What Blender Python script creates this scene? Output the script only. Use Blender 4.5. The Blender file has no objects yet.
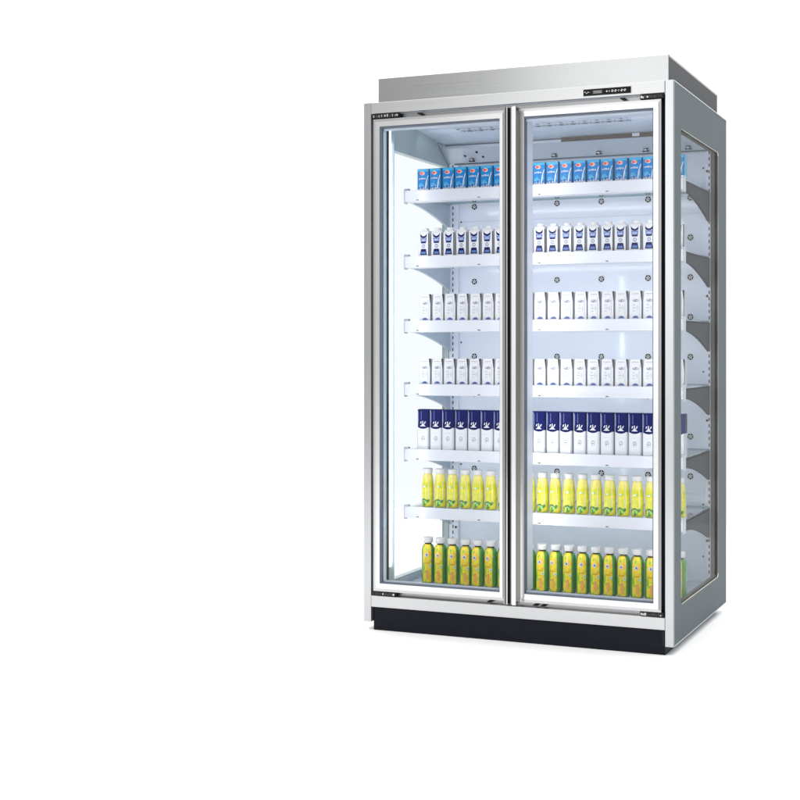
import bpy, math, random
from mathutils import Vector, Matrix
random.seed(7)
S = bpy.context.scene
COL = S.collection
W, D, H = 1.2146, .857, 2.011

# ------------------------------------------------------------------ materials
def newmat(name):
    m = bpy.data.materials.new(name); m.use_nodes = True
    nt = m.node_tree
    b = nt.nodes['Principled BSDF']
    return m, nt, b

def plain(name, col, rough=.4, metal=0., coat=0., spec=.5, vary=.06, scale=30.):
    m, nt, b = newmat(name)
    b.inputs['Roughness'].default_value = rough
    b.inputs['Metallic'].default_value = metal
    b.inputs['Coat Weight'].default_value = coat
    b.inputs['Coat Roughness'].default_value = .08
    b.inputs['Specular IOR Level'].default_value = spec
    tc = nt.nodes.new('ShaderNodeTexCoord'); nz = nt.nodes.new('ShaderNodeTexNoise')
    nz.inputs['Scale'].default_value = scale; nz.inputs['Detail'].default_value = 4
    nt.links.new(tc.outputs['Object'], nz.inputs['Vector'])
    mx = nt.nodes.new('ShaderNodeMix'); mx.data_type = 'RGBA'
    nt.links.new(nz.outputs['Fac'], mx.inputs['Factor'])
    mx.inputs[6].default_value = (*[c * (1 - vary) for c in col], 1)
    mx.inputs[7].default_value = (*[min(1, c * (1 + vary)) for c in col], 1)
    nt.links.new(mx.outputs[2], b.inputs['Base Color'])
    return m

def brushed(name, col, rough=.32, axis='z', strength=.04, metal=1.0):
    """metal with fine grain running along one axis"""
    m, nt, b = newmat(name)
    b.inputs['Metallic'].default_value = metal
    b.inputs['Base Color'].default_value = (*col, 1)
    tc = nt.nodes.new('ShaderNodeTexCoord'); mp = nt.nodes.new('ShaderNodeMapping')
    s = {'x': (2, 500, 500), 'z': (500, 500, 2), 'y': (500, 2, 500)}[axis]
    mp.inputs['Scale'].default_value = s
    nz = nt.nodes.new('ShaderNodeTexNoise'); nz.inputs['Scale'].default_value = 1; nz.inputs['Detail'].default_value = 2
    nt.links.new(tc.outputs['Object'], mp.inputs['Vector']); nt.links.new(mp.outputs[0], nz.inputs['Vector'])
    bp = nt.nodes.new('ShaderNodeBump'); bp.inputs['Strength'].default_value = strength; bp.inputs['Distance'].default_value = .001
    nt.links.new(nz.outputs['Fac'], bp.inputs['Height']); nt.links.new(bp.outputs[0], b.inputs['Normal'])
    mr = nt.nodes.new('ShaderNodeMapRange')
    mr.inputs['To Min'].default_value = rough - .05; mr.inputs['To Max'].default_value = rough + .07
    nt.links.new(nz.outputs['Fac'], mr.inputs['Value']); nt.links.new(mr.outputs[0], b.inputs['Roughness'])
    mx = nt.nodes.new('ShaderNodeMix'); mx.data_type = 'RGBA'
    nt.links.new(nz.outputs['Fac'], mx.inputs['Factor'])
    n2 = nt.nodes.new('ShaderNodeTexNoise'); n2.inputs['Scale'].default_value = 2.6; n2.inputs['Detail'].default_value = 3
    nt.links.new(tc.outputs['Object'], n2.inputs['Vector'])
    ad = nt.nodes.new('ShaderNodeMath'); ad.operation = 'MULTIPLY_ADD'; ad.inputs[1].default_value = .5
    hf = nt.nodes.new('ShaderNodeMath'); hf.operation = 'MULTIPLY'; hf.inputs[1].default_value = .5
    nt.links.new(nz.outputs['Fac'], hf.inputs[0]); nt.links.new(n2.outputs['Fac'], ad.inputs[0]); nt.links.new(hf.outputs[0], ad.inputs[2])
    nt.links.new(ad.outputs[0], mx.inputs['Factor'])
    mx.inputs[6].default_value = (*[c * .90 for c in col], 1); mx.inputs[7].default_value = (*[min(1, c * 1.10) for c in col], 1)
    nt.links.new(mx.outputs[2], b.inputs['Base Color'])
    return m

def glass(name, tint, ior=1.4, rough=.0):
    m = bpy.data.materials.new(name); m.use_nodes = True
    nt = m.node_tree; nt.nodes.clear()
    out = nt.nodes.new('ShaderNodeOutputMaterial'); mix = nt.nodes.new('ShaderNodeMixShader')
    tr = nt.nodes.new('ShaderNodeBsdfTransparent'); gl = nt.nodes.new('ShaderNodeBsdfGlossy')
    fr = nt.nodes.new('ShaderNodeFresnel'); fr.inputs['IOR'].default_value = ior
    geo = nt.nodes.new('ShaderNodeNewGeometry')
    inv = nt.nodes.new('ShaderNodeMath'); inv.operation = 'SUBTRACT'; inv.inputs[0].default_value = 1
    mul = nt.nodes.new('ShaderNodeMath'); mul.operation = 'MULTIPLY'
    nt.links.new(geo.outputs['Backfacing'], inv.inputs[1])
    nt.links.new(fr.outputs[0], mul.inputs[0]); nt.links.new(inv.outputs[0], mul.inputs[1])
    tr.inputs['Color'].default_value = (*tint, 1); gl.inputs['Roughness'].default_value = rough
    nt.links.new(mul.outputs[0], mix.inputs[0]); nt.links.new(tr.outputs[0], mix.inputs[1]); nt.links.new(gl.outputs[0], mix.inputs[2])
    nt.links.new(mix.outputs[0], out.inputs['Surface'])
    return m

def emit(name, col, s):
    m, nt, b = newmat(name)
    b.inputs['Emission Color'].default_value = (*col, 1); b.inputs['Emission Strength'].default_value = s
    b.inputs['Base Color'].default_value = (.8, .8, .8, 1)
    return m

M = {}
M['alu'] = brushed('brushed_aluminium', (.52, .525, .535), .30, 'z')
M['alu_x'] = brushed('brushed_aluminium_across', (.55, .555, .56), .34, 'x')
M['crown'] = brushed('brushed_steel_crown', (.44, .445, .45), .26, 'x')
M['bright'] = brushed('bright_anodised', (.70, .70, .705), .30, 'z', .02)
M['mid'] = brushed('grey_metal_and_reflection', (.32, .32, .325), .30, 'z', .02)  # plain grey metal; on bevel strips its dark tone paints streak reflections
M['taupe'] = brushed('taupe_painted_reflection', (.22, .215, .20), .30, 'z', .02)
M['chrome'] = brushed('polished_bar', (.50, .50, .49), .16, 'z', .01)
M['slate'] = plain('slate_gasket', (.10, .13, .17), .5)
M['black'] = plain('black_plastic', (.010, .010, .012), .5, spec=.25)
M['ink'] = plain('dark_opening', (.004, .004, .005), .8)
M['plinth'] = plain('plinth_navy_black', (.007, .008, .014), .5, vary=.15, spec=.12)
M['panel'] = plain('blue_grey_panel', (.084, .104, .113), .55, vary=.08, scale=3, spec=.08)
M['panel_edge'] = plain('pale_panel_edge', (.30, .35, .38), .3)
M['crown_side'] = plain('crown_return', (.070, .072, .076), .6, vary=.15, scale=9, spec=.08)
M['reveal'] = plain('speckled_reveal', (.10, .095, .075), .7, vary=.6, scale=380, spec=.1)
M['reveal_pale'] = plain('pale_reveal', (.75, .76, .68), .5)
M['wall'] = plain('pale_liner', (.70, .73, .825), .24, vary=.03, scale=5, coat=.4)
M['liner'] = plain('blue_liner', (.38, .47, .56), .28, vary=.05, scale=12, coat=.3)
M['jamb'] = plain('jamb_blue', (.48, .58, .68), .28, vary=.2, scale=9)
M['teal'] = plain('teal_liner', (.42, .50, .51), .35, vary=.05)
M['ceil'] = plain('ceiling_steel', (.60, .66, .76), .25, vary=.15, scale=7)
M['duct'] = plain('duct_steel', (.52, .56, .63), .28, vary=.05, metal=.2)
M['bronze'] = plain('bronze_slot', (.085, .062, .045), .35, vary=.3, scale=9)
M['white'] = plain('white_enamel', (.62, .63, .68), .30, vary=.02, coat=.2)
M['bracket'] = plain('pale_bracket', (.44, .50, .57), .38, vary=.10, scale=16, metal=.15)
M['bracket_shaded'] = plain('shaded_bracket', (.045, .050, .054), .6, vary=.2, scale=16, spec=.08)  # right brackets: same finish as the left, shade put into the colour
M['deck'] = plain('deck_steel', (.40, .46, .52), .22, metal=.4, vary=.06)
M['floor'] = plain('studio_white', (.93, .93, .93), .7, vary=.004, spec=.2)
M['door_glass'] = glass('door_glass', (.985, .99, .995), 1.35)
M['side_glass'] = glass('side_glass', (.845, .86, .868), 1.07)
M['shelf_glass'] = glass('shelf_glass', (.93, .955, .97), 1.35)
M['glass_edge'] = plain('glass_edge', (.30, .42, .45), .2)
M['led'] = emit('led_strip', (.96, .98, 1), 1.6)
M['screen'] = plain('panel_black', (.010, .010, .012), .6, spec=.1)
M['screen_grey'] = plain('panel_grey', (.06, .06, .06), .5, spec=.1)
M['glyph'] = emit('display_glyph', (.62, .58, .60), .22)
M['glyph_dim'] = plain('display_glyph_dim', (.16, .15, .15), .5)
M['rim'] = plain('rim_grey', (.45, .45, .45), .3, metal=.6)
# packs
M['p_blue'] = plain('carton_azure', (.0, .19, .52), .4, vary=.35, scale=60, spec=.25)
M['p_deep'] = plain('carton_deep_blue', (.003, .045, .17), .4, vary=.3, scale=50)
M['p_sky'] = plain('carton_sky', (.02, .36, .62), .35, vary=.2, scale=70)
M['p_white'] = plain('carton_white', (.66, .66, .68), .38, vary=.02)
M['p_red'] = plain('carton_red', (.75, .05, .04), .35)
M['p_orange'] = plain('carton_orange', (.85, .30, .12), .35)
M['p_navy'] = plain('carton_navy', (.002, .006, .085), .5, vary=.25, scale=50, spec=.1)
M['p_mblue'] = plain('carton_mid_blue', (.07, .15, .42), .4, vary=.15)
M['p_ink'] = plain('carton_ink', (.03, .03, .06), .5)
M['p_grey'] = plain('carton_grey', (.16, .16, .20), .5, vary=.1)
M['p_silver'] = plain('carton_silver', (.52, .53, .58), .32, vary=.05, metal=.1)
M['p_violet'] = plain('carton_print', (.08, .09, .26), .5)
M['p_gap_shade'] = plain('carton_painted_gap_shade', (.030, .026, .022), .55)  # shadow gap between packs, painted onto the right front chamfer
M['cap'] = plain('white_cap', (.68, .67, .67), .35, vary=.02)

def juice(name):
    m, nt, b = newmat(name); b.inputs['Roughness'].default_value = .12; b.inputs['Coat Weight'].default_value = .6
    tc = nt.nodes.new('ShaderNodeTexCoord'); sp = nt.nodes.new('ShaderNodeSeparateXYZ'); nt.links.new(tc.outputs['Object'], sp.inputs[0])
    nz = nt.nodes.new('ShaderNodeTexNoise'); nz.inputs['Scale'].default_value = 45; nt.links.new(tc.outputs['Object'], nz.inputs['Vector'])
    r = nt.nodes.new('ShaderNodeValToRGB'); e = r.color_ramp.elements
    e[0].position = .25; e[0].color = (.46, .52, .006, 1); e[1].position = .75; e[1].color = (.80, .68, .015, 1)
    nt.links.new(nz.outputs['Fac'], r.inputs[0])
    # pale neck
    mr = nt.nodes.new('ShaderNodeMapRange'); mr.inputs['From Min'].default_value = .095; mr.inputs['From Max'].default_value = .135
    nt.links.new(sp.outputs['Z'], mr.inputs['Value'])
    mx = nt.nodes.new('ShaderNodeMix'); mx.data_type = 'RGBA'; nt.links.new(mr.outputs[0], mx.inputs[0])
    nt.links.new(r.outputs[0], mx.inputs[6]); mx.inputs[7].default_value = (.80, .70, .24, 1)
    nt.links.new(mx.outputs[2], b.inputs['Base Color'])
    b.inputs['Subsurface Weight'].default_value = .0
    return m
M['juice'] = juice('lime_juice')
def sleeve(name):
    """printed sleeve: yellow and orange mottled, wrapped all round"""
    m, nt, b = newmat(name); b.inputs['Roughness'].default_value = .3; b.inputs['Coat Weight'].default_value = .4
    tc = nt.nodes.new('ShaderNodeTexCoord')
    nz = nt.nodes.new('ShaderNodeTexNoise'); nz.inputs['Scale'].default_value = 62; nz.inputs['Detail'].default_value = 3
    nt.links.new(tc.outputs['Object'], nz.inputs['Vector'])
    r = nt.nodes.new('ShaderNodeValToRGB'); e = r.color_ramp.elements
    e[0].position = .37; e[0].color = (.22, .50, .005, 1); e[1].position = .72; e[1].color = (.88, .34, .005, 1)
    x = r.color_ramp.elements.new(.47); x.color = (.86, .74, .005, 1)
    nt.links.new(nz.outputs['Fac'], r.inputs[0]); nt.links.new(r.outputs[0], b.inputs['Base Color'])
    return m
M['sleeve'] = sleeve('fruit_sleeve')
M['leaf'] = plain('leaf_green', (.012, .17, .012), .3, vary=.5, scale=90, coat=.3)
M['leaf_pale'] = plain('leaf_pale', (.22, .55, .05), .35, vary=.3, scale=80)
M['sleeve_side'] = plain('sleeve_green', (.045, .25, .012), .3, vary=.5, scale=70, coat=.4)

# ------------------------------------------------------------------ mesh builder
class MB:
    def __init__(s): s.v = []; s.f = []; s.m = []; s.sm = []; s.mats = []
    def mi(s, k):
        if k not in s.mats: s.mats.append(k)
        return s.mats.index(k)
    def face(s, pts, mat, smooth=False):
        n = len(s.v); s.v += [tuple(p) for p in pts]; s.f.append(list(range(n, n + len(pts)))); s.m.append(s.mi(mat)); s.sm.append(smooth)
    def add(s, vs, fs, mat, smooth=False):
        n = len(s.v); s.v += [tuple(p) for p in vs]
        for f in fs: s.f.append([n + i for i in f]); s.m.append(s.mi(mat) if isinstance(mat, str) else 0); s.sm.append(smooth)
    def box(s, x0, x1, y0, y1, z0, z1, mat, faces=None):
        vs = [(x0, y0, z0), (x1, y0, z0), (x1, y1, z0), (x0, y1, z0), (x0, y0, z1), (x1, y0, z1), (x1, y1, z1), (x0, y1, z1)]
        fs = {'bottom': [0, 3, 2, 1], 'top': [4, 5, 6, 7], 'front': [0, 1, 5, 4], 'right': [1, 2, 6, 5], 'back': [2, 3, 7, 6], 'left': [3, 0, 4, 7]}
        n = len(s.v); s.v += vs
        for k, f in fs.items():
            s.f.append([n + i for i in f]); s.m.append(s.mi((faces or {}).get(k, mat))); s.sm.append(False)
    def prism_x(s, prof, x0, x1, mat, cap=None):
        """profile of (y, z), counter-clockwise seen from +x, extruded along x"""
        n = len(prof); a = [(x0, *p) for p in prof]; b = [(x1, *p) for p in prof]
        s.add(a + b, [[i, (i + 1) % n, n + (i + 1) % n, n + i][::-1] for i in range(n)], mat)
        s.add(b, [list(range(n))], cap or mat); s.add(a, [list(range(n))[::-1]], cap or mat)
    def prism_z(s, prof, z0, z1, mats, top=None, prof1=None, smooth=False):
        """profile of (x, y), counter-clockwise seen from above; mats one per side"""
        n = len(prof); p1 = prof1 or prof
        a = [(x, y, z0) for x, y in prof]; b = [(x, y, z1) for x, y in p1]
        for i in range(n):
            j = (i + 1) % n
            s.face([a[i], a[j], b[j], b[i]], mats if isinstance(mats, str) else mats[i], smooth)
        if top is not None: s.face(b, top)
        s.face(a[::-1], mats if isinstance(mats, str) else mats[0])
    def lathe(s, prof, cx, cy, mat, seg=20, matf=None, smooth=True, sx=1., sy=1.):
        n = len(s.v)
        for r, z in prof:
            for k in range(seg):
                t = 2 * math.pi * k / seg
                s.v.append((cx + r * math.cos(t) * sx, cy + r * math.sin(t) * sy, z))
        for i in range(len(prof) - 1):
            for k in range(seg):
                j = (k + 1) % seg
                s.f.append([n + i * seg + k, n + i * seg + j, n + (i + 1) * seg + j, n + (i + 1) * seg + k])
                mm = mat
                if matf: mm = matf((prof[i][1] + prof[i + 1][1]) / 2, 2 * math.pi * (k + .5) / seg) or mat
                s.m.append(s.mi(mm)); s.sm.append(smooth)
        s.f.append([n + (len(prof) - 1) * seg + k for k in range(seg)]); s.m.append(s.mi(mat)); s.sm.append(False)
        s.f.append([n + k for k in range(seg)][::-1]); s.m.append(s.mi(mat)); s.sm.append(False)
    def disc_y(s, cx, cz, y, r, mat, seg=14, rz=None, t=.0):
        """disc facing -y"""
        rz = rz or r
        p = [(cx + r * math.cos(2 * math.pi * k / seg), y, cz + rz * math.sin(2 * math.pi * k / seg)) for k in range(seg)]
        s.face(p, mat)
        if t:
            q = [(a, y + t, c) for a, _, c in p]
            for k in range(seg):
                j = (k + 1) % seg; s.face([p[k], q[k], q[j], p[j]], mat)
    def flat(s, pts, y, mat):
        """polygon of (x, z), counter-clockwise seen from the front"""
        s.face([(x, y, z) for x, z in pts], mat)
    def build(s, name, parent=None, origin=(0, 0, 0), bevel=0):
        me = bpy.data.meshes.new(name)
        ox, oy, oz = origin
        me.from_pydata([(x - ox, y - oy, z - oz) for x, y, z in s.v], [], s.f)
        for k in s.mats: me.materials.append(M[k])
        for p, mi, sm in zip(me.polygons, s.m, s.sm): p.material_index = mi; p.use_smooth = sm
        me.update()
        o = bpy.data.objects.new(name, me); COL.objects.link(o)
        po = WORLD.get(parent.name, Vector((0, 0, 0))) if parent else Vector((0, 0, 0))
        o.location = Vector(origin) - po
        if parent: o.parent = parent
        WORLD[o.name] = Vector(origin)
        if bevel:
            b = o.modifiers.new('bevel', 'BEVEL'); b.width = bevel; b.segments = 2; b.limit_method = 'ANGLE'; b.angle_limit = math.radians(40)
        return o
WORLD = {}
def empty(name, loc, label, cat, group=None):
    o = bpy.data.objects.new(name, None); COL.objects.link(o); o.location = loc; o.empty_display_size = .05
    o['label'] = label; o['category'] = cat
    if group: o['group'] = group
    WORLD[o.name] = Vector(loc)
    return o

def ring(mb, x0, x1, z0, z1, wl, wr, wt, wb, y0, y1, mat, mats=None):
    """mitred rectangular frame in the xz plane: outer rectangle and four widths; y0 front, y1 back"""
    mats = mats or [mat] * 4   # left, right, top, bottom
    O = [(x0, z0), (x1, z0), (x1, z1), (x0, z1)]; I = [(x0 + wl, z0 + wb), (x1 - wr, z0 + wb), (x1 - wr, z1 - wt), (x0 + wl, z1 - wt)]
    mm = [mats[3], mats[1], mats[2], mats[0]]
    for i in range(4):
        j = (i + 1) % 4
        a, b, c, d = O[i], O[j], I[j], I[i]
        F = [(p[0], y0, p[1]) for p in (a, b, c, d)]; B = [(p[0], y1, p[1]) for p in (a, b, c, d)]
        mb.face(F, mm[i]); mb.face(B[::-1], mm[i])
        mb.face([F[0], B[0], B[1], F[1]], mm[i]); mb.face([F[2], B[2], B[3], F[3]], mm[i])

# ------------------------------------------------------------------ setting
g = MB(); g.box(-3.4, 4.4, -4.6, 3.4, -.02, 0, 'floor')
fl = g.build('floor'); fl['kind'] = 'structure'

# ------------------------------------------------------------------ cabinet
fr = empty('display_fridge', (W / 2, D / 2, 0), 'tall silver fridge with two glass doors, blue grey sides and a black plinth', 'fridge')
WIN = (.107, .717, .160, 1.857)       # side window: y0, y1, z0, z1
WINI = (.178, .717, .160, 1.857)      # its opening in the inner skin

def round_rect(y0, y1, z0, z1, r, n=5):
    pts = []
    for cy, cz, a0 in ((y1 - r, z0 + r, -90), (y1 - r, z1 - r, 0), (y0 + r, z1 - r, 90), (y0 + r, z0 + r, 180)):
        for k in range(n + 1):
            a = math.radians(a0 + 90 * k / n); pts.append((cy + r * math.cos(a), cz + r * math.sin(a)))
    return pts
def skin(mb, x, y0, y1, z0, z1, hole, mat, flip):
    """flat sheet at x with a hole; hole points counter-clockwise in (y, z)"""
    n = len(hole); q = n // 4
    corners = [(y1, z0), (y1, z1), (y0, z1), (y0, z0)]
    for c in range(4):
        seg = hole[c * q:(c + 1) * q]
        for k in range(len(seg) - 1):
            f = [(x, *corners[c]), (x, *seg[k + 1]), (x, *seg[k])]
            mb.face(f[::-1] if flip else f, mat)
        a = seg[-1]; b = hole[((c + 1) * q) % n]
        f = [(x, *corners[c]), (x, *corners[(c + 1) % 4]), (x, *b), (x, *a)]
        mb.face(f[::-1] if flip else f, mat)

def side_panel(right):
    xo, xi = (W, W - .03) if right else (0, .03)
    mb = MB(); y0, y1, z0, z1 = .004, D, .031, H
    hole = round_rect(*WIN, .014)
    skin(mb, xo, y0, y1, z0, z1, hole, 'panel', not right)
    skin(mb, xi, y0, y1, z0, z1, round_rect(*WINI, .014), 'teal', right)
    hi = round_rect(*WINI, .014)
    n = len(hole)
    for k in range(n):
        j = (k + 1) % n
        zc = (hole[k][1] + hole[j][1]) / 2
        mt = 'reveal_pale' if (zc > WIN[3] - .004 or zc < WIN[2] + .004) else 'reveal'
        # a pale chamfer at the outer edge, then the reveal
        xm = xo + (xi - xo) * .12
        mb.face([(xo, *hole[k]), (xo, *hole[j]), (xm, *hole[j]), (xm, *hole[k])][::(-1 if right else 1)], 'reveal_pale' if zc > WIN[3] - .02 or zc < WIN[2] + .02 else 'panel_edge')
        mb.face([(xm, *hole[k]), (xm, *hole[j]), (xi, *hi[j]), (xi, *hi[k])][::(-1 if right else 1)], 'reveal' if right else 'teal')
    for a, b in (((y0, z0), (y1, z0)), ((y1, z0), (y1, z1)), ((y1, z1), (y0, z1)), ((y0, z1), (y0, z0))):
        f = [(xo, *a), (xo, *b), (xi, *b), (xi, *a)]
        mb.face(f[::(-1 if right else 1)], 'panel_edge')
    o = mb.build('side_panel', fr, ((xo + xi) / 2, D / 2, z0))
    # thin folded lip round the panel's outer edge
    e = MB(); s = 1 if right else -1
    def eb(ya, yb, za, zb, mat='panel_edge'): e.box(min(xo, xo + s * .0015), max(xo, xo + s * .0015), ya, yb, za, zb, mat)
    eb(.004, D, H - .004, H); eb(.004, D, z0, z0 + .004); eb(D - .003, D, z0 + .004, H - .004)
    eb(.004, .0075, z0 + .004, H - .004)
    e.build('edge_lip', o, (xo, D / 2, z0))
    t = MB(); t.box(min(xo, xi) + .0002, max(xo, xi) + (.001 if not right else 0), 0, .0038, .031, H, 'alu')
    t.build('front_trim', o, ((xo + xi) / 2, 0, .031), .0008)
    p = MB(); xg = xo - s * .008
    p.box(min(xg, xg - s * .004), max(xg, xg - s * .004), WIN[0] + .002, WIN[1] - .002, WIN[2] + .002, WIN[3] - .002, 'side_glass')
    p.build('window_glass', o, (xg, .4, 1))
    # column that carries the inner skin in front of the window
    j = MB(); a, b = (xi - .012, xi - .001) if right else (xi + .001, xi + .012)
    j.box(a, b, .045, .176, .135, 1.99, 'jamb', {'back': 'white'})
    j.box(a - (.002 if right else 0), b + (0 if right else .002), .09, .096, .14, 1.985, 'slate')
    j.build('jamb', o, ((a + b) / 2, .11, .135), .001)
    return o
sr = side_panel(True); sl = side_panel(False)

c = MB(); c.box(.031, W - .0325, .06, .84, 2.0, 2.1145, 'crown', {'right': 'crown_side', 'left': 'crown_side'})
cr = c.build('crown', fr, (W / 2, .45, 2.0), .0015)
c = MB(); c.box(W - .0322, W - .0317, .062, .84, 2.106, 2.1135, 'mid')
c.build('seam', cr, (W - .032, .45, 2.11))
c = MB(); c.box(.0315, W - .0315, .0202, D - .002, 1.999, 2.0095, 'mid'); c.build('roof', fr, (W / 2, .4, 2.0))
c = MB(); c.box(.0315, W - .0311, 0, .02, 1.968, H - .0005, 'alu_x')
hd = c.build('header', fr, (W / 2, .01, 1.99), .0012)
# control panel: black strip with a display window and a row of key symbols
c = MB(); x0, x1, z0, z1 = .885, 1.061, 1.9755, 1.9985
c.box(x0 - .0012, x1 + .0012, -.0015, -.0002, z0 - .0012, z1 + .0012, 'rim'); c.box(x0, x1, -.003, -.0014, z0, z1, 'screen')
yy = -.0033
c.flat([(x0 + .034, z0 + .005), (x0 + .072, z0 + .005), (x0 + .072, z1 - .005), (x0 + .034, z1 - .005)], yy, 'screen_grey')
for k in range(3):
    zz = z0 + .0075 + k * .0035
    c.flat([(x0 + .038, zz), (x0 + .068, zz), (x0 + .068, zz + .001), (x0 + .038, zz + .001)], yy - .0002, 'rim')
zm = (z0 + z1) / 2
c.flat([(x0 + .0845, zm), (x0 + .089, zm - .004), (x0 + .089, zm + .004)], yy - .0002, 'glyph')
for k in range(6):
    cx = x0 + .097 + k * .0115; q = .0042
    n = 8; ph = k * .7
    for a in range(n):
        if (a + k) % 4 == 3: continue
        t0, t1 = 2 * math.pi * a / n + ph, 2 * math.pi * (a + 1) / n + ph
        c.flat([(cx + r_ * math.cos(t), zm + r_ * math.sin(t)) for r_, t in ((.0030, t0), (.0043, t0), (.0043, t1), (.0030, t1))], yy - .0002, 'glyph' if k % 3 else 'glyph_dim')
    c.flat([(cx - .0012, zm - .0016), (cx + .0012, zm - .0016), (cx + .0004, zm + .0018), (cx - .0008, zm + .0010)], yy - .0002, 'glyph')
for cx, dz in ((.006, .002), (.012, -.002), (.018, .001), (.025, 0)):
    c.flat([(x0 + cx - .0022, zm + dz - .002), (x0 + cx + .0022, zm + dz - .001), (x0 + cx + .001, zm + dz + .0025)], yy - .0002, 'glyph' if dz else 'glyph_dim')
c.build('control_panel', hd, ((x0 + x1) / 2, 0, z0))

c = MB(); c.box(.0315, W - .0311, .0002, .03, .0885, .132, 'alu_x'); c.build('bottom_rail', fr, (W / 2, .01, .09), .0012)
c = MB(); c.box(.039, W - .0305, .006, .80, 0, .088, 'plinth')
pl = c.build('plinth', fr, (W / 2, .4, 0), .002)
c = MB()
for xx in (.0335, W - .041):
    c = MB()
    c.box(xx, xx + .0055 if xx < .1 else xx + .007, .0035, .02, .035, .086, 'black')
    c.build('clip', pl, (xx, .01, .06)); c = MB()

# recessed surround behind the doors
c = MB()
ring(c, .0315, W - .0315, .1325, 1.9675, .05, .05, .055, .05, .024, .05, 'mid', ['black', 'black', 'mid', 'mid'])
c.box(.585, .650, .026, .088, .183, 1.913, 'jamb', {'front': 'black'})
c.box(.6505, .655, .028, .095, .183, 1.913, 'wall')
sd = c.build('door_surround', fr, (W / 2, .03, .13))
for xx, aa in ((.045, 1), (.6165, 0), (W - .047, -1)):
    c = MB(); c.box(xx - .0035, xx + .0035, .1 if aa == 0 else .13, .103 if aa == 0 else .133, .22, 1.93, 'led')
    if aa == 0: c = MB(); c.box(.606, .628, .0885, .093, .22, 1.93, 'led')
    c.build('light_strip', fr, (xx, .1, .2))

# back wall with star shaped air vents
c = MB(); c.box(.031, W - .031, .73, D - .004, .10, 1.998, 'wall')
for zz in (.486, .902, 1.15, 1.62): c.box(.08, W - .08, .7288, .7299, zz, zz + .0016, 'bracket')
for xx, zz in [(1.15, 1.80), (1.15, .98), (1.15, .445), (1.15, .236), (.085, .574), (.085, 1.10), (.085, 1.62)]: c.disc_y(xx, zz, .7285, .0038, 'ink', 10)
bw = c.build('back_wall', fr, (W / 2, .75, .1))
v0 = None
for zi in range(9):
    for xx in (.147, .335, .525, .720, .920, 1.097):
        zz = .396 + .161 * (zi) + (0 if zi < 9 else 0)
        if v0 is None:
            v = MB(); v.disc_y(0, 0, 0, .0142, 'p_white', 20, t=.0015); v.disc_y(0, 0, -.0004, .0125, 'ink', 20)
            star = []
            for k in range(10):
                a = math.pi / 2 + k * math.pi / 5; r = .0128 if k % 2 == 0 else .0042
                star.append((r * math.cos(a), r * math.sin(a)))
            for k in range(10): v.flat([(0, 0), star[k], star[(k + 1) % 10]], -.0009, 'p_white')
            v.disc_y(0, 0, -.0014, .0026, 'ink', 10)
            v0 = v.build('vent', bw); v0.location = Vector((xx, .7284, zz)) - WORLD[bw.name]
        else:
            q = v0.copy(); COL.objects.link(q); q.parent = bw; q.location = Vector((xx, .7284, zz)) - WORLD[bw.name]
# slotted posts
for xa, xb, xs in ((.034, .076, .052), (W - .052, W - .0325, W - .0375)):
    c = MB(); c.box(xa, xb, .7155, .7285, .137, 1.875, 'wall')
    z = .17
    while z < 1.86:
        c.box(xs - .0022, xs + .0022, .7145, .7153, z, z + .0135, 'ink'); z += .0255
    for zz in ((.302, .785, 1.284, 1.785)):
        hx = .066 if xa < .1 else W - .0455
        c.disc_y(hx, zz, .7142, .0068, 'p_white', 14); c.disc_y(hx, zz, .7138, .0052, 'ink', 14)
    c.build('support_post', fr, ((xa + xb) / 2, .72, .137))
# ceiling, bronze slot, sloping air duct
yc0, yc1, yb = .052, .64, .715
zc = lambda y: 1.9965 - .11 * (y - .178) if y > .178 else 1.9965
c = MB()
for a, b in ((yc0, .178), (.178, yc1)):
    c.face([(.031, a, zc(a)), (.031, b, zc(b)), (W - .031, b, zc(b)), (W - .031, a, zc(a))], 'ceil')
c.face([(.031, yc0, 1.9985), (W - .031, yc0, 1.9985), (W - .031, yc1, 1.9985), (.031, yc1, 1.9985)], 'ceil')
c.face([(.031, yc1, zc(yc1)), (.031, yc1, 1.9985), (W - .031, yc1, 1.9985), (W - .031, yc1, zc(yc1))], 'ceil')
ce = c.build('ceiling', fr, (W / 2, .3, 1.95))
# honeycomb air outlet strip
c = MB()
for row in range(2):
    for k in range(58):
        cx = .20 + k * .0165 + row * .0082; cy = .435 + row * .030
        if cx > .93: continue
        n = 6; R0, R1 = .0080, .0056
        for a in range(n):
            t0, t1 = math.radians(a * 60), math.radians(a * 60 + 60)
            P = [(cx + r * math.cos(t), cy + r * math.sin(t) * 1.5, zc(cy + r * math.sin(t) * 1.5) - .0015) for r, t in ((R0, t0), (R1, t0), (R1, t1), (R0, t1))]
            c.face(P, 'slate' if row else 'bracket')
        P = [(cx + R1 * math.cos(math.radians(a * 60)), cy + R1 * 1.5 * math.sin(math.radians(a * 60)), zc(cy + R1 * 1.5 * math.sin(math.radians(a * 60))) - .0010) for a in range(6)]
        c.face(P[::-1], 'p_white' if (k + row) % 3 else 'slate')
c.build('air_grille', ce, (.7, .34, 1.97))
c = MB()
c.prism_x([(yc1 + .002, 1.926), (yb, 1.872), (yb, 1.96), (yc1 + .002, 1.985)][::-1], .0325, W - .0325, 'duct')
c.box(.575, W - .034, yc1 - .004, yc1 + .001, 1.9255, 1.9435, 'bronze')
c.box(.050, .574, yc1 - .003, yc1 + .001, 1.937, 1.9415, 'slate')
for xx, w in ((.88, .03), (.30, .02)): c.box(xx, xx + w, yc1 - .0055, yc1 - .0045, 1.930 if xx > .5 else 1.94, 1.943, 'white')  # white pieces paint reflected light onto the slot
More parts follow.
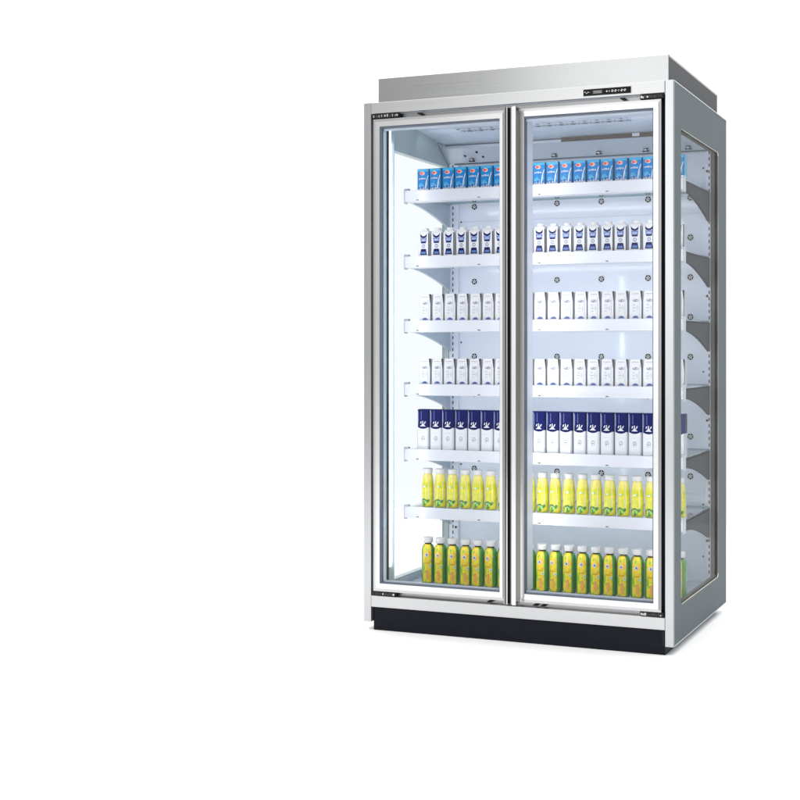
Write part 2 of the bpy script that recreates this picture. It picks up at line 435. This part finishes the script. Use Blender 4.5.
c.box(.06, W - .04, .7135, .7147, 1.866, 1.8715, 'slate')
def slope(x, t, dy=.0012):      # a point on the sloping face, t 0 at its front edge
    return (x, yc1 + .002 + t * (yb - yc1 - .002), 1.926 - t * .054 - dy)
for xx, t in ((.185, .3), (.205, .62), (.125, .5)):
    p = slope(xx, t); n = 10
    c.face([(p[0] + .0055 * math.cos(2 * math.pi * k / n), p[1] + .006 * math.sin(2 * math.pi * k / n), p[2] - .0035 * math.sin(2 * math.pi * k / n) - .0006) for k in range(n)], 'ink')
for xx in (.150, .335, .525, .720, .920, 1.097):
    p = slope(xx, .80)
    for sx_, w_ in ((-.012, .012), (.004, .010)):
        c.box(p[0] + sx_, p[0] + sx_ + w_, p[1] - .012, p[1] - .004, p[2] - .008, p[2] - .003, 'ink')
    c.box(p[0] - .009, p[0] + .010, p[1] - .010, p[1] - .002, p[2] + .002, p[2] + .005, 'ink')
    c.box(p[0] - .004, p[0] + .004, p[1] - .014, p[1] - .002, p[2] - .004, p[2] + .002, 'p_white')
c.build('air_duct', fr, (W / 2, .68, 1.93))
# gusset at the duct's left end
c = MB(); c.prism_x([(.60, 1.9445), (.714, 1.865), (.714, 1.95)], .033, .036, 'bracket'); c.build('duct_gusset', fr, (.035, .66, 1.9))

c = MB()
c.box(.0315, W - .0315, .052, .7285, .105, .1335, 'deck')
c.box(.0315, W - .0315, .0525, .066, .1335, .150, 'bracket')
c.box(.0315, W - .0315, .232, .238, .1335, .1365, 'white')
c.box(.0315, .036, .24, .728, .1337, .152, 'bracket'); c.box(W - .036, W - .0315, .24, .728, .1337, .152, 'bracket')
c.build('deck', fr, (W / 2, .4, .105))

# ------------------------------------------------------------------ doors
def hinge(parent, cx, z, s, w=.115):
    h = MB()
    x0, x1 = (cx, cx + w) if s > 0 else (cx - w, cx)
    h.box(x0, x1, -.006, .020, z, z + .0165, 'black')
    for k in range(9):
        xx = x0 + .008 + k * (w - .012) / 9
        h.box(xx, xx + random.uniform(.003, .008), -.0072, -.0062, z + random.uniform(.003, .006), z + random.uniform(.009, .014), random.choice(['rim', 'screen_grey', 'screen_grey']))
    e = x1 if s > 0 else x0
    h.disc_y(e - s * .006, z + .008, -.0078, .0042, 'rim', 12, t=.0015)
    h.build('hinge', parent, (cx, 0, z))
def door(x0, x1, left):
    r = MB(); ZB, ZT = .1505, 1.9455
    # stepped aluminium frame: outer bevel, pale flat, slate glazing bead
    wl, wr = (.010, .004) if left else (.004, .009)
    ring(r, x0, x1, ZB, ZT, wl, wr, .0095, .010, -.004, .022, 'mid', ['alu', 'mid', 'alu', 'alu'])
    a0, a1, b0, b1 = x0 + wl + .0005, x1 - wr - .0005, ZB + .0105, ZT - .010
    wl2, wr2 = (.018, .012) if left else (.028, .018)
    ring(r, a0, a1, b0, b1, wl2, wr2, .019, .020, -.007, .020, 'bright')
    c0, c1, d0, d1 = a0 + wl2 + .0003, a1 - wr2 - .0003, b0 + .0203, b1 - .0193
    if left: ring(r, c0, c1, d0, d1, .0065, .0015, .006, .0035, -.004, .020, 'slate')
    else: ring(r, c0, c1, d0, d1, .0060, .0015, .006, .0035, -.004, .020, 'slate')
    o = bpy.data.objects.new('door', None); COL.objects.link(o); o.parent = fr
    WORLD[o.name] = Vector((x0 if left else x1, .01, ZB)); o.location = WORLD[o.name] - WORLD[fr.name]
    r.build('door_frame', o, ((x0 + x1) / 2, 0, ZB), .0010)
    p = MB(); p.box(c0 + .004, c1 - .001, .002, .006, d0 + .002, d1 - .004, 'door_glass')
    p.build('glass_pane', o, ((x0 + x1) / 2, 0, 1))
    # spacer bars of the double glazing, seen through the pane
    q = MB(); ring(q, c0 + .0068, c1 - .0017, d0 + .0037, d1 - .0063, .009, .004, .008, .006, .009, .019, 'jamb', ['jamb', 'bracket', 'ceil', 'bracket'])
    q.build('spacer', o, ((x0 + x1) / 2, .01, 1))
    return o, (c0, c1, d0, d1)
dl, gl_ = door(.043, .580, True)
dr, gr_ = door(.612, 1.172, False)
# handles: upright extrusions running the doors' full height where they meet
h = MB(); za, zb = .140, 1.954
def strip(mb, x0, x1, y, mat, z0=za, z1=zb, back=.018): mb.box(x0, x1, y, back, z0, z1, mat)
strip(h, .5805, .5825, -.010, 'black'); strip(h, .5827, .5885, -.016, 'mid'); strip(h, .5887, .5925, -.011, 'black')
strip(h, .5927, .5985, -.017, 'chrome'); strip(h, .5987, .6075, -.002, 'black')
h.build('handle', dl, (.594, 0, za), .0008)
h = MB()
strip(h, .6082, .6165, -.010, 'mid'); strip(h, .6168, .6328, -.022, 'bright')
# a concave flank falling back from the bright bar to the pane
prof = [(.6330, -.020), (.6395, -.0145), (.6470, -.0110), (.6540, -.0090), (.6600, -.0080)]
mt = ['taupe', 'taupe', 'chrome', 'mid']  # strip tones imitate reflections along the flank
for i in range(4):
    (xa, ya), (xb, yb_) = prof[i], prof[i + 1]
    h.face([(xa, ya, za + .006), (xb, yb_, za + .030), (xb, yb_, zb - .032), (xa, ya, zb - .006)], mt[i])
h.face([(.6600, -.008, za + .030), (.6625, .018, za + .032), (.6625, .018, zb - .034), (.6600, -.008, zb - .032)], 'slate')
h.face([(.6330, .018, za + .006), (.6330, -.020, za + .006), (.6600, -.008, za + .030), (.6600, .018, za + .030)], 'mid')
h.face([(.6330, .018, zb - .006), (.6600, .018, zb - .032), (.6600, -.008, zb - .032), (.6330, -.020, zb - .006)], 'black')
h.build('handle', dr, (.63, 0, za), .0006)
hinge(dl, .036, 1.9485, 1); hinge(dr, W - .034, 1.9485, -1, .085)
hinge(dl, .036, .1335, 1, .10); hinge(dr, W - .034, .1335, -1, .085)
for par, xx, zz in ((dl, .235, 1.9555), (dr, 1.03, 1.9555), (dl, .52, .139), (dr, .70, .139), (dr, .73, .139)):
    k = MB(); k.box(xx - .008, xx + .008, -.003, .022, zz, zz + .005, 'black'); k.build('stop_clip', par, (xx, 0, zz), .001)

# ------------------------------------------------------------------ shelves
LV = [1.705, 1.441, 1.183, .929, .669, .437]
XA, XB = .034, W - .034
def bracket_mesh(x, s, sh):
    b = MB(); y0, y1 = .297, .714
    n = 12; top = [(y0, -.006), (y1, -.006)]
    bot = []
    for k in range(n + 1):
        t = k / n
        bot.append((y1 + (y0 - y1) * t, -.042 - .080 * (1 - t) ** 1.7))
    prof = [(y0, -.006)] + bot[::-1] + [(y1, -.006)]
    b.prism_x(prof, x, x + s * .0028 if s > 0 else x, 'bracket') if False else b.prism_x(prof, min(x, x + s * .003), max(x, x + s * .003), 'bracket')
    # folded bottom flange
    for k in range(n):
        a, c_ = bot[k], bot[k + 1]
        xs = sorted((x + s * .003, x + s * .011))
        b.face([(xs[0], a[0], a[1]), (xs[1], a[0], a[1]), (xs[1], c_[0], c_[1]), (xs[0], c_[0], c_[1])], 'bracket')
    b.box(min(x, x + s * .012), max(x, x + s * .012), y0, y1, -.0105, -.0062, 'bracket')
    return b
for z in LV:
    sh = bpy.data.objects.new('shelf', None); COL.objects.link(sh); sh.parent = fr
    WORLD[sh.name] = Vector((W / 2, .5, z)); sh.location = WORLD[sh.name] - WORLD[fr.name]
    g = MB(); g.box(XA + .002, XB - .002, .296, .711, z - .0058, z, 'shelf_glass'); g.build('shelf_glass', sh, (W / 2, .5, z))
    g = MB(); g.box(XA + .004, XB - .004, .7113, .7135, z - .008, z + .002, 'glass_edge'); g.build('rear_rail', sh, (W / 2, .71, z))
    g = MB()
    g.prism_x([(.2800, z + .002), (.2820, z - .043), (.322, z - .045), (.322, z - .042), (.2850, z - .040), (.2850, z + .002)], XA + .001, XB - .001, 'white')
    for xx in (.092, .359, .612, .885, 1.12): g.box(xx - .0055, xx + .0055, .2798, .2812, z - .0385, z - .0355, 'p_ink')
    g.build('price_rail', sh, (W / 2, .28, z), .0012)
    for xx, xc in ((XA, XA - .0022), (XB - .018, XB + .0002)):
        g = MB(); g.box(xx - .0005, xx + .0185, .2775, .296, z + .0022, z + .010, 'deck')
        g.box(xc, xc + .002, .279, .31, z - .05, z + .009, 'white')
        g.build('end_clip', sh, (xc, .28, z), .001)
    for x, s in ((XA + .0005, 1), (XB - .0005, -1)):
        b = bracket_mesh(x, s, sh)
        b.v = [(a, y, zz + z) for a, y, zz in b.v]
        if s < 0: b.mats = ['bracket_shaded']  # darker copy carries the painted shade of the right side
        b.build('bracket', sh, (x, .7, z))

# ------------------------------------------------------------------ packs
def chamf(w, d, c): # (x, y) profile, ccw from above, first side = front
    a, b = w / 2, d / 2
    return [(-a + c, -b), (a - c, -b), (a, -b + c), (a, b - c), (a - c, b), (-a + c, b), (-a, b - c), (-a, -b + c)]
def ell(cx, cz, rx, rz, n=14, a0=0): return [(cx + rx * math.cos(2 * math.pi * k / n + a0), cz + rz * math.sin(2 * math.pi * k / n + a0)) for k in range(n)]
def rect(x0, x1, z0, z1): return [(x0, z0), (x1, z0), (x1, z1), (x0, z1)]

def pack_blue():
    b = MB(); w, d, hh = .0505, .040, .088; y = -d / 2
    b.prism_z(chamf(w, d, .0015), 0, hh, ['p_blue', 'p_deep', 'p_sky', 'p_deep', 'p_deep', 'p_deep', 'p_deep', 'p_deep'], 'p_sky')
    e = y - .0003
    b.flat(rect(-.0235, .0235, .0775, .0870), e, 'p_sky')
    b.flat(ell(-.004, .070, .0115, .0075), e - .0001, 'p_white'); b.flat(ell(-.007, .070, .0068, .0058), e - .0002, 'p_red')
    b.flat(ell(.003, .071, .0042, .0042), e - .0002, 'p_orange')
    for k, (x0, x1) in enumerate(((-.0185, -.0125), (-.0115, -.006), (-.005, .0), (.001, .0055), (.0065, .010))):
        b.flat(rect(x0, x1, .0455 + (k % 2) * .001, .0505 + (k % 3) * .0012), e - .0001, 'p_white')
        b.flat(rect(x0 + .0015, x1 - .0012, .0468, .0492), e - .0002, 'p_blue')
    b.flat([(.0065, .004), (.0115, .004), (.0165, .040), (.0235, .062), (.0195, .060), (.0115, .036)], e - .0001, 'p_white')
    for cx, cz, rx, rz in ((-.019, .006, .004, .003), (-.011, .008, .003, .005), (-.004, .005, .004, .003), (.002, .008, .003, .006), (.018, .006, .005, .003), (-.015, .018, .002, .002), (.001, .020, .0016, .0022)):
        b.flat(ell(cx, cz, rx, rz, 8), e - .0001, 'p_white')
    b.flat(ell(-.010, .024, .009, .007, 10), e - .00005, 'p_sky')
    b.flat(ell(.017, .026, .003, .009, 10), e - .00005, 'p_sky')
    return b, None
def pack_prism():
    b = MB(); w, d, hh = .0475, .042, .094; y = -d / 2
    p = chamf(w, d, .0030); t = [(x * .80, yy * .74) for x, yy in p]
    b.prism_z(p, 0, hh, ['p_white', 'p_gap_shade', 'p_silver', 'p_white', 'p_white', 'p_white', 'p_white', 'p_white'], None)
    # shoulder
    a = [(x, yy, hh) for x, yy in p]; c_ = [(x, yy, hh + .010) for x, yy in t]
    for i in range(8): b.face([a[i], a[(i + 1) % 8], c_[(i + 1) % 8], c_[i]], 'p_white')
    b.face(c_, 'p_white')
    e = y - .0003; s = .0135
    b.flat([(-.0155, .094), (-.0140, .080), (-.010, .077), (-.005, .0745), (0, .0740), (.005, .0745), (.010, .077), (.0140, .080), (.0155, .094), (.0105, .087), (.005, .083), (0, .082), (-.005, .083), (-.0105, .087)][::1], e, 'p_navy')
    b.flat([(-.0145, .0770), (-.0125, .060), (.0125, .060), (.0145, .0770), (.006, .0735), (-.006, .0735)], e, 'p_mblue')
    b.flat([(-.0125, .0600), (-.0105, .0535), (.0105, .0535), (.0125, .0600)], e, 'p_navy')
    b.flat([(-.0150, .007), (.0150, .007), (.0118, .0270), (.0100, .0310), (-.0100, .0310), (-.0118, .0270)], e, 'p_navy')
    b.flat([(-.0105, .011), (.0105, .011), (.0088, .020), (-.0088, .020)], e - .0001, 'p_mblue')
    b.flat(ell(0, .042, .0115, .0115, 16), e - .0001, 'p_white'); b.flat(ell(0, .042, .0075, .0075, 16), e - .0002, 'p_violet')
    b.flat(ell(0, .042, .0052, .0052, 12), e - .0003, 'p_white'); b.flat(rect(-.001, .001, .038, .046), e - .0004, 'p_violet')
    b.flat(rect(-.009, .009, .0660, .0690), e - .0001, 'p_silver'); b.flat(rect(-.008, .008, .0625, .0640), e - .0001, 'p_silver')
    k = MB(); k.lathe([(.0135, hh + .0102), (.0140, hh + .012), (.0140, hh + .0195), (.0128, hh + .021)], 0, -.002, 'cap', 18)
    return b, k
def pack_white(v):
    b = MB(); w, d, hh = .0495, .040, .1075 if v == 0 else .1035; y = -d / 2
    p = chamf(w, d, .0018); q = chamf(w * .985, d, .0062)
    mats = ['p_white', 'p_gap_shade', 'p_silver', 'p_silver', 'p_white', 'p_white', 'p_white', 'p_white']
    b.prism_z(p, 0, hh * .62, mats); 
    a = [(x, yy, hh * .62) for x, yy in p]; c_ = [(x, yy, hh * .97) for x, yy in q]; t = [(x * .96, yy * .9, hh) for x, yy in q]
    for i in range(8):
        j = (i + 1) % 8
        b.face([a[i], a[j], c_[j], c_[i]], mats[i]); b.face([c_[i], c_[j], t[j], t[i]], 'p_white' if i != 1 else 'p_gap_shade')
    b.face(t, 'p_white')
    e = y - .0003
    for k in range(5): b.flat(rect(-.013 + k * .0053, -.0095 + k * .0053, hh * .885, hh * .905), e, 'p_grey')
    b.flat([(x, z) for x, z in ell(0, hh * .66, .0118, .0052, 14)], e, 'p_grey'); b.flat(ell(.0005, hh * .665, .0092, .0034, 12), e - .0001, 'p_white')
    b.flat([(-.008, hh * .63), (-.003, hh * .625), (.008, hh * .695), (.003, hh * .70)], e - .0002, 'p_violet')
    b.flat(rect(.003, .009, hh * .62, hh * .645), e - .0002, 'p_grey')
    for k in range(3): b.flat(rect(-.0105, .006 - .003 * k, hh * (.50 - .06 * k), hh * (.507 - .06 * k)), e, 'p_silver')
    b.flat([(-.013, hh * .035), (.013, hh * .035), (.009, hh * .10), (.003, hh * .125), (-.003, hh * .125), (-.010, hh * .09)], e, 'p_mblue')
    b.flat(ell(0, hh * .075, .006, .0035, 10), e - .0001, 'p_violet')
    for k in range(6): b.flat(rect(-.012, -.004 + .0016 * (k * 5 % 4), hh * (.56 - .055 * k), hh * (.572 - .055 * k)), e, 'p_grey' if k % 2 else 'p_silver')
    b.flat(ell(.007, hh * .40, .0032, .010, 12), e - .0001, 'p_silver')
    b.flat(rect(-.0165, .0165, hh * .845, hh * .853), e, 'p_silver')
    b.flat(rect(.0125, .0165, hh * .16, hh * .80), e, 'p_silver')
    return b, None
def pack_navy():
    b = MB(); w, d, hh = .0520, .044, .160; y = -d / 2; c = .0048
    p = chamf(w, d, c); zb_ = hh * .55
    lo = ['p_white', 'p_silver', 'p_silver', 'p_silver', 'p_silver', 'p_silver', 'p_silver', 'p_silver']
    b.prism_z(p, 0, zb_, lo)
    n0 = len(b.f)
    hi = ['p_navy', 'p_navy', 'p_navy', 'p_navy', 'p_navy', 'p_navy', 'p_navy', 'p_silver']  # silver left chamfer is an upright highlight put into the colour
    b.prism_z(p, zb_, hh - .003, hi, None, None)
    a = [(x, yy, hh - .003) for x, yy in p]; t = [(x * .95, yy * .95, hh) for x, yy in p]
    for i in range(8): b.face([a[i], a[(i + 1) % 8], t[(i + 1) % 8], t[i]], 'p_navy')
    b.face(t, 'p_navy')
    e = y - .0003
    # curved lower border of the navy field
    b.flat([(-w / 2 + c, zb_ + .0005), (-.015, zb_ - .0030), (-.006, zb_ - .0055), (.004, zb_ - .0060), (.014, zb_ - .0038), (w / 2 - c, zb_ + .0005)], e, 'p_navy')
    b.flat(rect(-.0205, -.0180, zb_ + .02, hh - .010), e, 'p_mblue'); b.flat(rect(-.0085, -.0055, zb_ + .030, hh - .006), e, 'p_violet')
    z0 = zb_ + .003
    for pts in ([(-.012, z0 + .012), (-.008, z0 + .012), (-.005, z0 + .020), (-.009, z0 + .021)], [(-.002, z0 + .012), (.002, z0 + .012), (.001, z0 + .023), (-.0015, z0 + .023)],
                [(.005, z0 + .012), (.009, z0 + .011), (.013, z0 + .021), (.009, z0 + .020)], [(-.013, z0 + .001), (.013, z0 + .001), (.008, z0 + .005), (.002, z0 + .0065), (-.002, z0 + .0065), (-.008, z0 + .005)],
                [(-.006, z0 + .007), (.007, z0 + .007), (.005, z0 + .011), (-.004, z0 + .011)]):
        b.flat(pts, e - .0002, 'p_white')
    n = 12; cx, cz = .001, .044
    for k in range(n - 3):
        t0, t1 = 2 * math.pi * (k - 2) / n, 2 * math.pi * (k - 1) / n
        b.flat([(cx + .0062 * math.cos(t0), cz + .008 * math.sin(t0)), (cx + .0077 * math.cos(t0), cz + .0098 * math.sin(t0)), (cx + .0077 * math.cos(t1), cz + .0098 * math.sin(t1)), (cx + .0062 * math.cos(t1), cz + .008 * math.sin(t1))], e, 'p_grey')
    b.flat(rect(-.0035, .0035, .0405, .0430), e - .0001, 'p_ink'); b.flat(rect(-.0045, .0, .0345, .0365), e - .0001, 'p_violet'); b.flat(rect(.000, .0035, .0465, .0480), e - .0001, 'p_grey')
    b.flat(rect(-.017, .012, .066, .0675), e, 'p_silver'); b.flat(rect(-.016, .016, .012, .0128), e, 'p_silver'); b.flat(rect(.0165, .0175, .01, .078), e, 'p_silver')
    return b, None
def bottle_lime():
    b = MB(); R_ = .0247
    prof = [(.0215, 0), (.0238, .0025), (R_, .007), (R_, .078), (.0243, .088), (.0230, .102), (.0215, .115), (.0185, .127), (.0168, .1325), (.0168, .1345)]
    def mf(z, t):
        if .0 < z < .0: return None
        return None
    b.lathe(prof, 0, 0, 'juice', 24, sy=.92)
    # leaf print wrapped round the front near the foot
    def wrap(u, z, out=.0004):
        a = -math.pi / 2 + u / R_
        # radius at this height
        r = R_
        for (r0, z0), (r1, z1) in zip(prof, prof[1:]):
            if z0 <= z <= z1 and z1 > z0: r = r0 + (r1 - r0) * (z - z0) / (z1 - z0)
        return ((r + out) * math.cos(a), (r * .92 + out) * math.sin(a), z)
    def patch(cx, cz, rx, rz, mat, n=14, out=.0004, ph=0, tw=0):
        cs = []
        for k in range(n):
            a = 2 * math.pi * k / n; ux, uz = rx * math.cos(a), rz * math.sin(a)
            cs.append((cx + ux * math.cos(tw) - uz * math.sin(tw), cz + ux * math.sin(tw) + uz * math.cos(tw)))
        for k in range(n):
            p0, p1 = cs[k], cs[(k + 1) % n]
            b.face([wrap(cx, cz, out), wrap(*p0, out), wrap(*p1, out)], mat, True)
    patch(-.005, .020, .0135, .0150, 'leaf', out=.0003)
    patch(.010, .024, .0100, .0060, 'leaf', out=.0005, tw=.6)
    patch(-.010, .012, .0045, .0045, 'leaf_pale', out=.0009)
    patch(.003, .019, .0050, .0070, 'leaf_pale', out=.0009, tw=.5)
    patch(-.018, .024, .0035, .0065, 'leaf', out=.0005, tw=-.4)
    patch(-.004, .026, .0028, .0020, 'p_white', out=.0013)
    patch(-.003, .083, .0060, .0045, 'p_white', out=.0006)
    patch(.004, .0835, .0034, .0030, 'leaf_pale', out=.0010)
    for k in range(4): # small print
        z = .066 - k * .008
        b.face([wrap(-.011, z), wrap(.010 - .003 * (k % 2), z), wrap(.010 - .003 * (k % 2), z + .0014), wrap(-.011, z + .0014)][::1], 'leaf_pale')
    # pale upright strips: highlights painted onto the bottle
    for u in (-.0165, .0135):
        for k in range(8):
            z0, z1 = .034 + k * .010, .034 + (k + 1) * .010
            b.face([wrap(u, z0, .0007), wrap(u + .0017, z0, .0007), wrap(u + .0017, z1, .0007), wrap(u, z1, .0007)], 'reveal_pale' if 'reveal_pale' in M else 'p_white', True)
    c_ = MB(); c_.lathe([(.0178, .1348), (.0185, .1355), (.0190, .1390), (.0188, .1515), (.0180, .1540)], 0, 0, 'cap', 24)
    return b, c_
def bottle_fruit():
    b = MB(); R_ = .0262
    prof = [(.0230, 0), (.0255, .003), (R_, .008), (R_, .125), (.0255, .133), (.0235, .142), (.0195, .1495), (.0150, .1530)]
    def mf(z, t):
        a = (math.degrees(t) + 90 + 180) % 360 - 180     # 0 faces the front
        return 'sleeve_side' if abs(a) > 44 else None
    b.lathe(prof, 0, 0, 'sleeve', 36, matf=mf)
    b.lathe([(.0135, .1530), (.0135, .1585)], 0, 0, 'ink', 16)
    def wrap(u, z, out=.0004):
        a = -math.pi / 2 + u / R_; return ((R_ + out) * math.cos(a), (R_ + out) * math.sin(a), z)
    def patch(cx, cz, rx, rz, mat, n=14, out=.0004):
        for k in range(n):
            a0, a1 = 2 * math.pi * k / n, 2 * math.pi * (k + 1) / n
            b.face([wrap(cx, cz, out), wrap(cx + rx * math.cos(a0), cz + rz * math.sin(a0), out), wrap(cx + rx * math.cos(a1), cz + rz * math.sin(a1), out)], mat, True)
    patch(-.002, .112, .0075, .0080, 'p_white', out=.0006); patch(-.001, .112, .0035, .0040, 'p_mblue', out=.0010)
    patch(.012, .068, .0062, .0060, 'p_white', out=.0006); patch(.012, .068, .0030, .0030, 'leaf_pale', out=.0010)
    patch(.003, .033, .0062, .021, 'carton_o' if 'carton_o' in M else 'p_orange', out=.0005); patch(.003, .030, .0030, .014, 'p_fruit', out=.0009)
    for k, (z, u0, u1) in enumerate(((.092, -.012, .009), (.086, -.009, .012), (.060, -.014, .008), (.055, -.010, .013))):
        b.face([wrap(u0, z), wrap(u1, z), wrap(u1, z + .0018), wrap(u0, z + .0018)], 'leaf')
    for u in (-.012, -.006, .000, .006): b.face([wrap(u, .077), wrap(u + .0035, .0765), wrap(u + .003, .0835), wrap(u + .0008, .083)], 'p_brick')
    c_ = MB(); c_.lathe([(.0188, .1588), (.0198, .1595), (.0202, .1625), (.0200, .1780), (.0190, .1805)], 0, 0, 'cap', 24)
    return b, c_
M['p_fruit'] = plain('fruit_amber', (.85, .42, .02), .35)
M['p_brick'] = plain('print_brick', (.48, .14, .02), .4)

ROWS = [ # level, maker, name, noun for labels, category, first x, pitch, y
    (LV[0], pack_blue, 'milk_carton', 'azure carton with red logo', 'carton', 'top shelf', .1075, .0551, .3180),
    (LV[1], pack_prism, 'milk_carton', 'white carton with navy print', 'carton', 'second shelf down', .1110, .0548, .3195),
    (LV[2], lambda: pack_white(0), 'milk_carton', 'plain white carton', 'carton', 'third shelf down', .1180, .0552, .3180),
    (LV[3], lambda: pack_white(1), 'milk_carton', 'plain white carton', 'carton', 'fourth shelf down', .1150, .0552, .3180),
    (LV[4], pack_navy, 'milk_carton', 'tall carton with navy top', 'carton', 'fifth shelf down', .1075, .0551, .3200),
    (LV[5], bottle_lime, 'juice_bottle', 'lime yellow juice bottle', 'bottle', 'sixth shelf down', .1170, .0551, .3260),
    (.1340, bottle_fruit, 'juice_bottle', 'yellow fruit drink bottle', 'bottle', 'bottom deck', .1180, .0552, .3260),
]
ORD = ['first', 'second', 'third', 'fourth', 'fifth', 'sixth', 'seventh', 'eighth', 'ninth', 'tenth', 'eleventh', 'twelfth']
GROUPS = ['azure cartons along the first shelf', 'navy print capped cartons along the second shelf', 'white cartons along the third shelf', 'white cartons along the fourth shelf',
          'navy topped cartons along the fifth shelf', 'lime juice bottles along the sixth shelf', 'fruit drink bottles along the bottom deck']
# camera basis, also used to word each label by the door the pack shows through
f_, cx_, hz_ = 1293., 520., 349.
CAM = Vector((2.3476, -4.394, 1.0716)); YAW = math.atan2(.362, .932)
def pix_u(x, y):
    r = Vector((math.cos(YAW), math.sin(YAW))); fw = Vector((-math.sin(YAW), math.cos(YAW)))
    d = Vector((x - CAM.x, y - CAM.y)); return cx_ + f_ * d.dot(r) / d.dot(fw)
for ri, (z, maker, name, noun, cat, where, xs, pitch, yy) in enumerate(ROWS):
    xl = [xs + k * pitch for k in range(20)]
    if xl[-1] > W - .0325 - .0270: xl = [xs + k * (W - .0600 - xs) / 19 for k in range(20)]
    labs = []
    nl = nr = 0; hid = [x for x in xl if 503 < pix_u(x + .012, yy) and pix_u(x - .0, yy) < 531]
    for i, x in enumerate(xl):
        u = pix_u(x, yy)
        if u - 6 < 501 and x not in hid: labs.append(f"{noun}, {ORD[nl]} from left behind left door, {where}"); nl += 1
        elif x in hid: labs.append(None)
        elif i == len(xl) - 1: labs.append(f"{noun} showing in the side window, {where}")
        elif u < 654: labs.append(f"{noun}, {ORD[nr]} from left behind right door, {where}"); nr += 1
        else: labs.append(f"{noun} hidden behind right door edge, {where}")
    hk = 0
    for i, l in enumerate(labs):
        if l is None:
            labs[i] = f"{noun}, {ORD[hk]} behind the middle door bars, {where}"; hk += 1
    bm_, cm_ = maker()
    root = cap = None
    for i, x in enumerate(xl):
        if root is None:
            if cm_ is None:
                root = bm_.build(name); parts = []
            else:
                root = bpy.data.objects.new(name, None); COL.objects.link(root); root.empty_display_size = .02
                WORLD[root.name] = Vector((0, 0, 0))
                bo = bm_.build('body', root); co = cm_.build('cap', root); parts = [bo, co]
            o = root
        else:
            o = root.copy(); COL.objects.link(o)
            for p_ in parts:
                q = p_.copy(); COL.objects.link(q); q.parent = o
        o.location = (x + random.uniform(-.0009, .0009), yy + random.uniform(-.001, .0015), z + .0006)
        o.rotation_euler = (0, 0, math.radians(random.uniform(-3, 3) if ri != 4 else random.uniform(-4.5, 3)))
        if ri >= 5: o.rotation_euler = (0, 0, math.radians(random.uniform(-14, 14)))
        o['label'] = labs[i]; o['category'] = cat; o['group'] = GROUPS[ri]

# ------------------------------------------------------------------ light
w = bpy.data.worlds.new('World'); S.world = w; w.use_nodes = True
nt = w.node_tree; bg = nt.nodes['Background']
tc = nt.nodes.new('ShaderNodeTexCoord'); sp = nt.nodes.new('ShaderNodeSeparateXYZ'); nt.links.new(tc.outputs['Generated'], sp.inputs[0])
mr = nt.nodes.new('ShaderNodeMapRange'); mr.inputs['From Min'].default_value = -.75; mr.inputs['From Max'].default_value = .15
mr.inputs['To Min'].default_value = .55; mr.inputs['To Max'].default_value = 1.38; mr.interpolation_type = 'SMOOTHSTEP'
nt.links.new(sp.outputs['Y'], mr.inputs['Value']); nt.links.new(mr.outputs[0], bg.inputs['Strength'])
bg.inputs['Color'].default_value = (1, 1, 1, 1)

def area(name, loc, target, sx, sy, power, col=(1, 1, 1)):
    l = bpy.data.lights.new(name, 'AREA'); l.shape = 'RECTANGLE'; l.size = sx; l.size_y = sy; l.energy = power; l.color = col
    o = bpy.data.objects.new(name, l); COL.objects.link(o); o.location = loc
    d = Vector(target) - Vector(loc); o.rotation_euler = d.to_track_quat('-Z', 'Y').to_euler()
    return o
area('softbox_overhead', (.5, -.3, 5.0), (.5, -.3, 0), 10, 10, 500)
area('softbox_front', (-.35, -5.2, 2.3), (.6, 0, 1.4), 1.9, 3.2, 36)
def strip_light(x, y, dx, dy, p):
    l = bpy.data.lights.new('led_lamp', 'AREA'); l.shape = 'RECTANGLE'; l.size = .016; l.size_y = 1.66; l.energy = p; l.color = (.93, .965, 1)
    o = bpy.data.objects.new('led_lamp', l); COL.objects.link(o); o.location = (x, y, 1.05)
    d = Vector((dx, dy, 0)).normalized(); z = -d; up = Vector((0, 0, 1)); xx = up.cross(z)
    o.rotation_euler = Matrix((xx, up, z)).transposed().to_euler()
strip_light(.617, .0945, 0, 1, 2.0)
strip_light(.050, .142, .45, 1, 1.1)
strip_light(W - .052, .142, -.45, 1, 1.1)

for z in [1.955] + LV:  # added fill lights, unseen, that brighten the back wall
    l = bpy.data.lights.new('back_wall_fill', 'AREA'); l.shape = 'RECTANGLE'; l.size = 1.08; l.size_y = .012; l.energy = (.32 if z > 1.8 else .62); l.color = (.93, .96, 1)
    o = bpy.data.objects.new('back_wall_fill', l); COL.objects.link(o); o.location = (W / 2, .40, z - .014)
    o.rotation_euler = Vector((0, 1, -.62)).to_track_quat('-Z', 'X').to_euler()
    d = Vector((0, 1, -.62)).normalized(); zz_ = -d; xx_ = Vector((1, 0, 0)); yy_ = zz_.cross(xx_)
    o.rotation_euler = Matrix((xx_, yy_, zz_)).transposed().to_euler()

# ------------------------------------------------------------------ camera
cd = bpy.data.cameras.new('camera'); cam = bpy.data.objects.new('camera', cd); COL.objects.link(cam)
cam.location = CAM; cam.rotation_euler = (math.pi / 2, 0, YAW)
cd.sensor_fit = 'HORIZONTAL'; cd.sensor_width = 36; cd.lens = 36 * f_ / 800
cd.shift_x = -(cx_ - 400) / 800; cd.shift_y = (hz_ - 400) / 800
cd.clip_start = .05; cd.clip_end = 200
S.camera = cam
S.view_settings.view_transform = 'Standard'; S.view_settings.look = 'None'; S.view_settings.exposure = 0; S.view_settings.gamma = 1
S.render.resolution_x = S.render.resolution_y = 1024
S.cycles.use_denoising = True
S.cycles.max_bounces = 14; S.cycles.transparent_max_bounces = 32; S.cycles.glossy_bounces = 6
S.cycles.caustics_reflective = False; S.cycles.caustics_refractive = False
S.cycles.sample_clamp_indirect = 6
